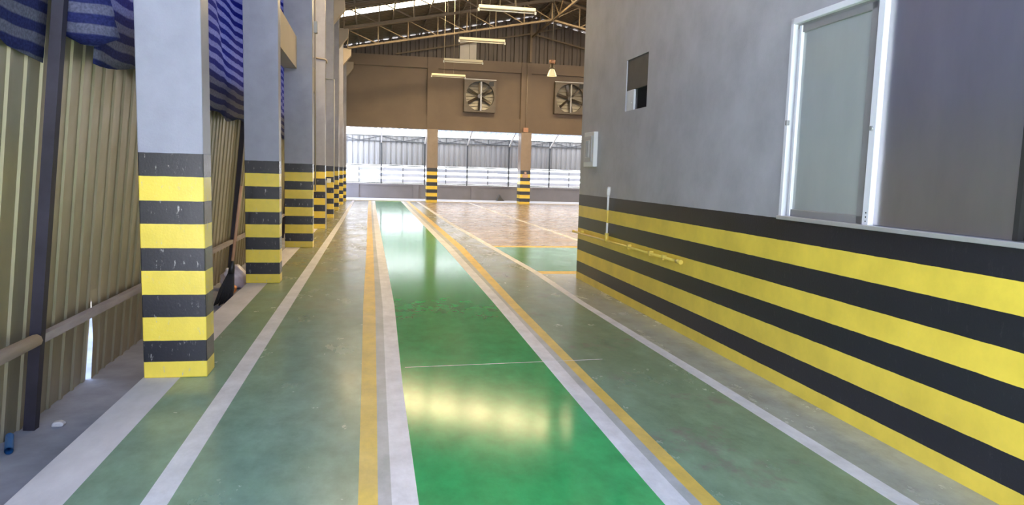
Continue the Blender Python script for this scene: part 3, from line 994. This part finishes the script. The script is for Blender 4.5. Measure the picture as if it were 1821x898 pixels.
# ------------------------------------------------------------------ fence, posts, rails
FB, LEAN = -2.0, 0.100     # base x, inward lean per metre of height
def fx(z):
    return FB + LEAN * (z + 0.15)
fe = empty('corrugated_fence', (FB, 8, -0.15)); tag(fe, 'leaning fence of galvanised corrugated sheets beside the slab', 'fence')
finv = Matrix.Translation(-Vector(fe.location))
def fpart(name, mb, mat, sub=None, fix=True, bevel=0.0):
    o = mb.build(name, mat, parent=fe, fix=fix, bevel=bevel); o.matrix_parent_inverse = finv; return o
SH_W, RP = 0.76, 0.19
y = 1.66
k = 0
while y < 33:
    mb = MB()
    cols = []
    for r_ in range(4):
        b = y + r_ * RP
        for dy, dx in ((0, 0), (0.125, 0), (0.135, 0.013), (0.168, 0.013), (0.178, 0)):
            cols.append((b + dy, dx))
    cols.append((y + SH_W + 0.03, 0))
    zs = [-0.15 - random.uniform(0.0, 0.02), 0.15, 0.5, 1.2, 2.36 + random.uniform(-0.03, 0.03)]
    off = 0.004 if k % 2 else 0.0
    tw = random.uniform(-0.012, 0.012)
    vs = []
    for cy, dx in cols:
        for zi, z in enumerate(zs):
            xo = fx(z) + dx + off + tw * (cy - y - 0.38) * 2
            yo = cy
            if abs(y - 5.46) < 0.2 and zi < 2:       # a bent lower corner that lets the light in
                t = max(0, 1 - (cy - y) / 0.3)
                yo += 0.045 * t * (1.0 if zi == 0 else 0.5); xo += 0.03 * t
            vs.append((xo, yo, z))
    nz = len(zs)
    fs = []
    for i in range(len(cols) - 1):
        for j in range(nz - 1):
            a = i * nz + j
            fs.append((a, a + nz, a + nz + 1, a + 1))
    mb.add(vs, fs)
    o = fpart('sheet', mb, M_zinc, fix=False)
    so = o.modifiers.new('Solidify', 'SOLIDIFY'); so.thickness = 0.002
    y += SH_W; k += 1
for py in (4.47, 10.4, 16.4):
    mb = MB(); mb.bar((fx(-0.15) + 0.07, py, -0.15), (fx(5.2) + 0.07, py, 5.2), 0.06, 0.06, up=(0, 1, 0)); fpart('post', mb, M_darksteel)
mb = MB(); mb.bar((fx(0.36) + 0.07, 4.5, 0.375), (fx(0.36) + 0.07, 33, 0.345), 0.045, 0.05); fpart('rail', mb, M_rail)
mb = MB(); mb.tube([(fx(0.4) + 0.11, 1.5, 0.45), (fx(0.4) + 0.11, 3.3, 0.41), (fx(0.4) + 0.10, 4.38, 0.395)], [0.045, 0.04, 0.036], 9); fpart('log_rail', mb, M_wood)
mb = MB(); mb.bar((fx(2.34) + 0.045, 4.52, 2.34), (fx(2.34) + 0.045, 33, 2.34), 0.05, 0.06); fpart('top_rail', mb, M_greensteel)

# shade nets hung over the fence
def net(name, label, y0, y1, hem, ztop, xoff, amp, group='striped shade nets', ph=0.0):
    ny = max(4, int((y1 - y0) / 0.12)); nz = 16
    mb = MB(); vs = []
    for i in range(ny + 1):
        yy_ = y0 + (y1 - y0) * i / ny
        h = hem(yy_)
        for j in range(nz + 1):
            t = j / nz
            z = h + (ztop - h) * (t ** 1.5)
            bulge = amp * math.sin(yy_ * 2.3 + ph + z) + 0.5 * amp * math.sin(yy_ * 6.1 + 3 * z + ph)
            if z > 2.4:
                xx = fx(2.4) + xoff - 0.02 * (z - 2.4) + bulge
            else:
                xx = fx(z) + xoff + bulge * 0.5
            vs.append((xx, yy_, z))
    fs = []
    for i in range(ny):
        for j in range(nz):
            a = i * (nz + 1) + j
            fs.append((a, a + nz + 1, a + nz + 2, a + 1))
    mb.add(vs, fs, True)
    o = mb.build(name, M_net, fix=False)
    so = o.modifiers.new('Solidify', 'SOLIDIFY'); so.thickness = 0.004
    tag(o, label, 'shade net', group)
    return o
net('shade_net', 'blue striped shade net hanging left of the dark leaning fence post', -4.9, 4.38,
    lambda yy_: 1.97 - 0.03 * math.sin(yy_ * 3) - 0.03 * (yy_ > 4.0), 5.4, 0.045, 0.02)
net('shade_net', 'long blue striped shade net above the fence running behind the banded pillars', 4.80, 32.9,
    lambda yy_: 1.99 + 0.05 * math.sin(yy_ * 1.1 + 1.2) + 0.025 * math.sin(yy_ * 4.7), 6.55, 0.14, 0.035)
# the bundled end of a net beside the post
mb = MB()
mb.tube([(-1.66, 4.62, 4.2), (-1.65, 4.64, 3.2), (-1.64, 4.65, 2.5), (-1.62, 4.66, 2.25), (-1.62, 4.67, 2.13), (-1.63, 4.68, 2.08)], [0.10, 0.11, 0.10, 0.14, 0.15, 0.05], 18)
for i, v in enumerate(mb.v):
    q = math.sin(v[2] * 25 + i * 1.7) * 0.012
    mb.v[i] = (v[0] + q, v[1] + math.cos(i * 2.1 + v[2] * 14) * 0.012, v[2])
tag(mb.build('net_bundle', M_net), 'knotted bundle of blue striped net hanging right of the fence post', 'net bundle')

# ------------------------------------------------------------------ small things on the left
br = empty('broom', (-1.6, 8.32, -0.15)); tag(br, 'wooden handled broom with black bristles leaning beside the second banded pillar', 'broom')
def bp(name, pts, r, mat, n=12):
    mb = MB(); mb.tube(pts, r, n); return mb.build(name, mat, parent=br)
hx = lambda z: (0.03 + 0.115 * z, 0.05 * z, z)
bp('handle', [hx(0.42), hx(0.9), hx(1.33)], [0.017, 0.017, 0.016], M_handle)
bp('socket', [hx(0.36), hx(0.43), hx(0.50)], [0.036, 0.032, 0.022], M_motor)
mb = MB()
for i in range(11):
    for j in range(3):
        a = (i - 5) / 5.0
        t0 = Vector(hx(0.37)) + Vector((a * 0.025, (j - 1) * 0.014, 0))
        t1 = Vector((0.0 + a * 0.085 - 0.02, (j - 1) * 0.022, 0.006 + 0.01 * (i % 3)))
        mb.tube([t0, t0.lerp(t1, 0.5) + Vector((a * 0.012, 0, 0)), t1], [0.007, 0.009, 0.007], 5)
mb.build('bristles', M_bristle, parent=br)

bm = bmesh.new()
bmesh.ops.create_icosphere(bm, subdivisions=4, radius=1)
for v in bm.verts:
    n_ = v.co.copy()
    r_ = 1 + 0.16 * math.sin(5 * n_.x + 3 * n_.z) * math.cos(4 * n_.y - 2 * n_.z) + 0.07 * math.sin(13 * n_.x + 9 * n_.y + 11 * n_.z)
    z = max(n_.z * r_, -0.8)
    pinch = 1 - 0.45 * max(0, n_.z) ** 2
    v.co = Vector((n_.x * r_ * 0.16 * pinch, n_.y * r_ * 0.17 * pinch, (z + 0.8) * 0.165))
me = bpy.data.meshes.new('plastic_bag'); bm.to_mesh(me); bm.free()
for p in me.polygons: p.use_smooth = True
me.materials.append(M_bag)
bag = bpy.data.objects.new('plastic_bag', me); COL.objects.link(bag); bag.location = (-1.70, 9.55, -0.15)
tag(bag, 'pale crumpled plastic bag on the ground behind the second banded pillar', 'bag')
mb = MB(); mb.prism([(-0.08, 0), (0.09, 0), (0.11, 0.07), (0.02, 0.13), (-0.07, 0.09)], 'y', -0.06, 0.06)
tag(mb.build('orange_scrap', M_orange, loc=(-1.73, 9.18, -0.15), bevel=0.015), 'small orange scrap on the ground between the broom and the pale bag', 'scrap')
hs = MB()
n = 14
p0, p1 = Vector((-1.965, 4.30, -0.128)), Vector((-1.872, 4.08, -0.128))
hs.tube([p0, p1], 0.021, n, cap=False)
hs.tube([p1, p0], 0.017, n, cap=False)
tag(hs.build('blue_pipe', M_blue), 'short cut blue pipe lying on the ground by the foot of the fence post', 'pipe')
mb = MB(); mb.prism([(-0.035, 0), (0.03, 0), (0.038, 0.02), (0.01, 0.035), (-0.025, 0.028)], 'y', -0.02, 0.03)
tag(mb.build('rubble_lump', M_conc, loc=(-1.80, 4.50, -0.15), bevel=0.01), 'small grey lump of rubble at the foot of the dark fence post', 'rubble')
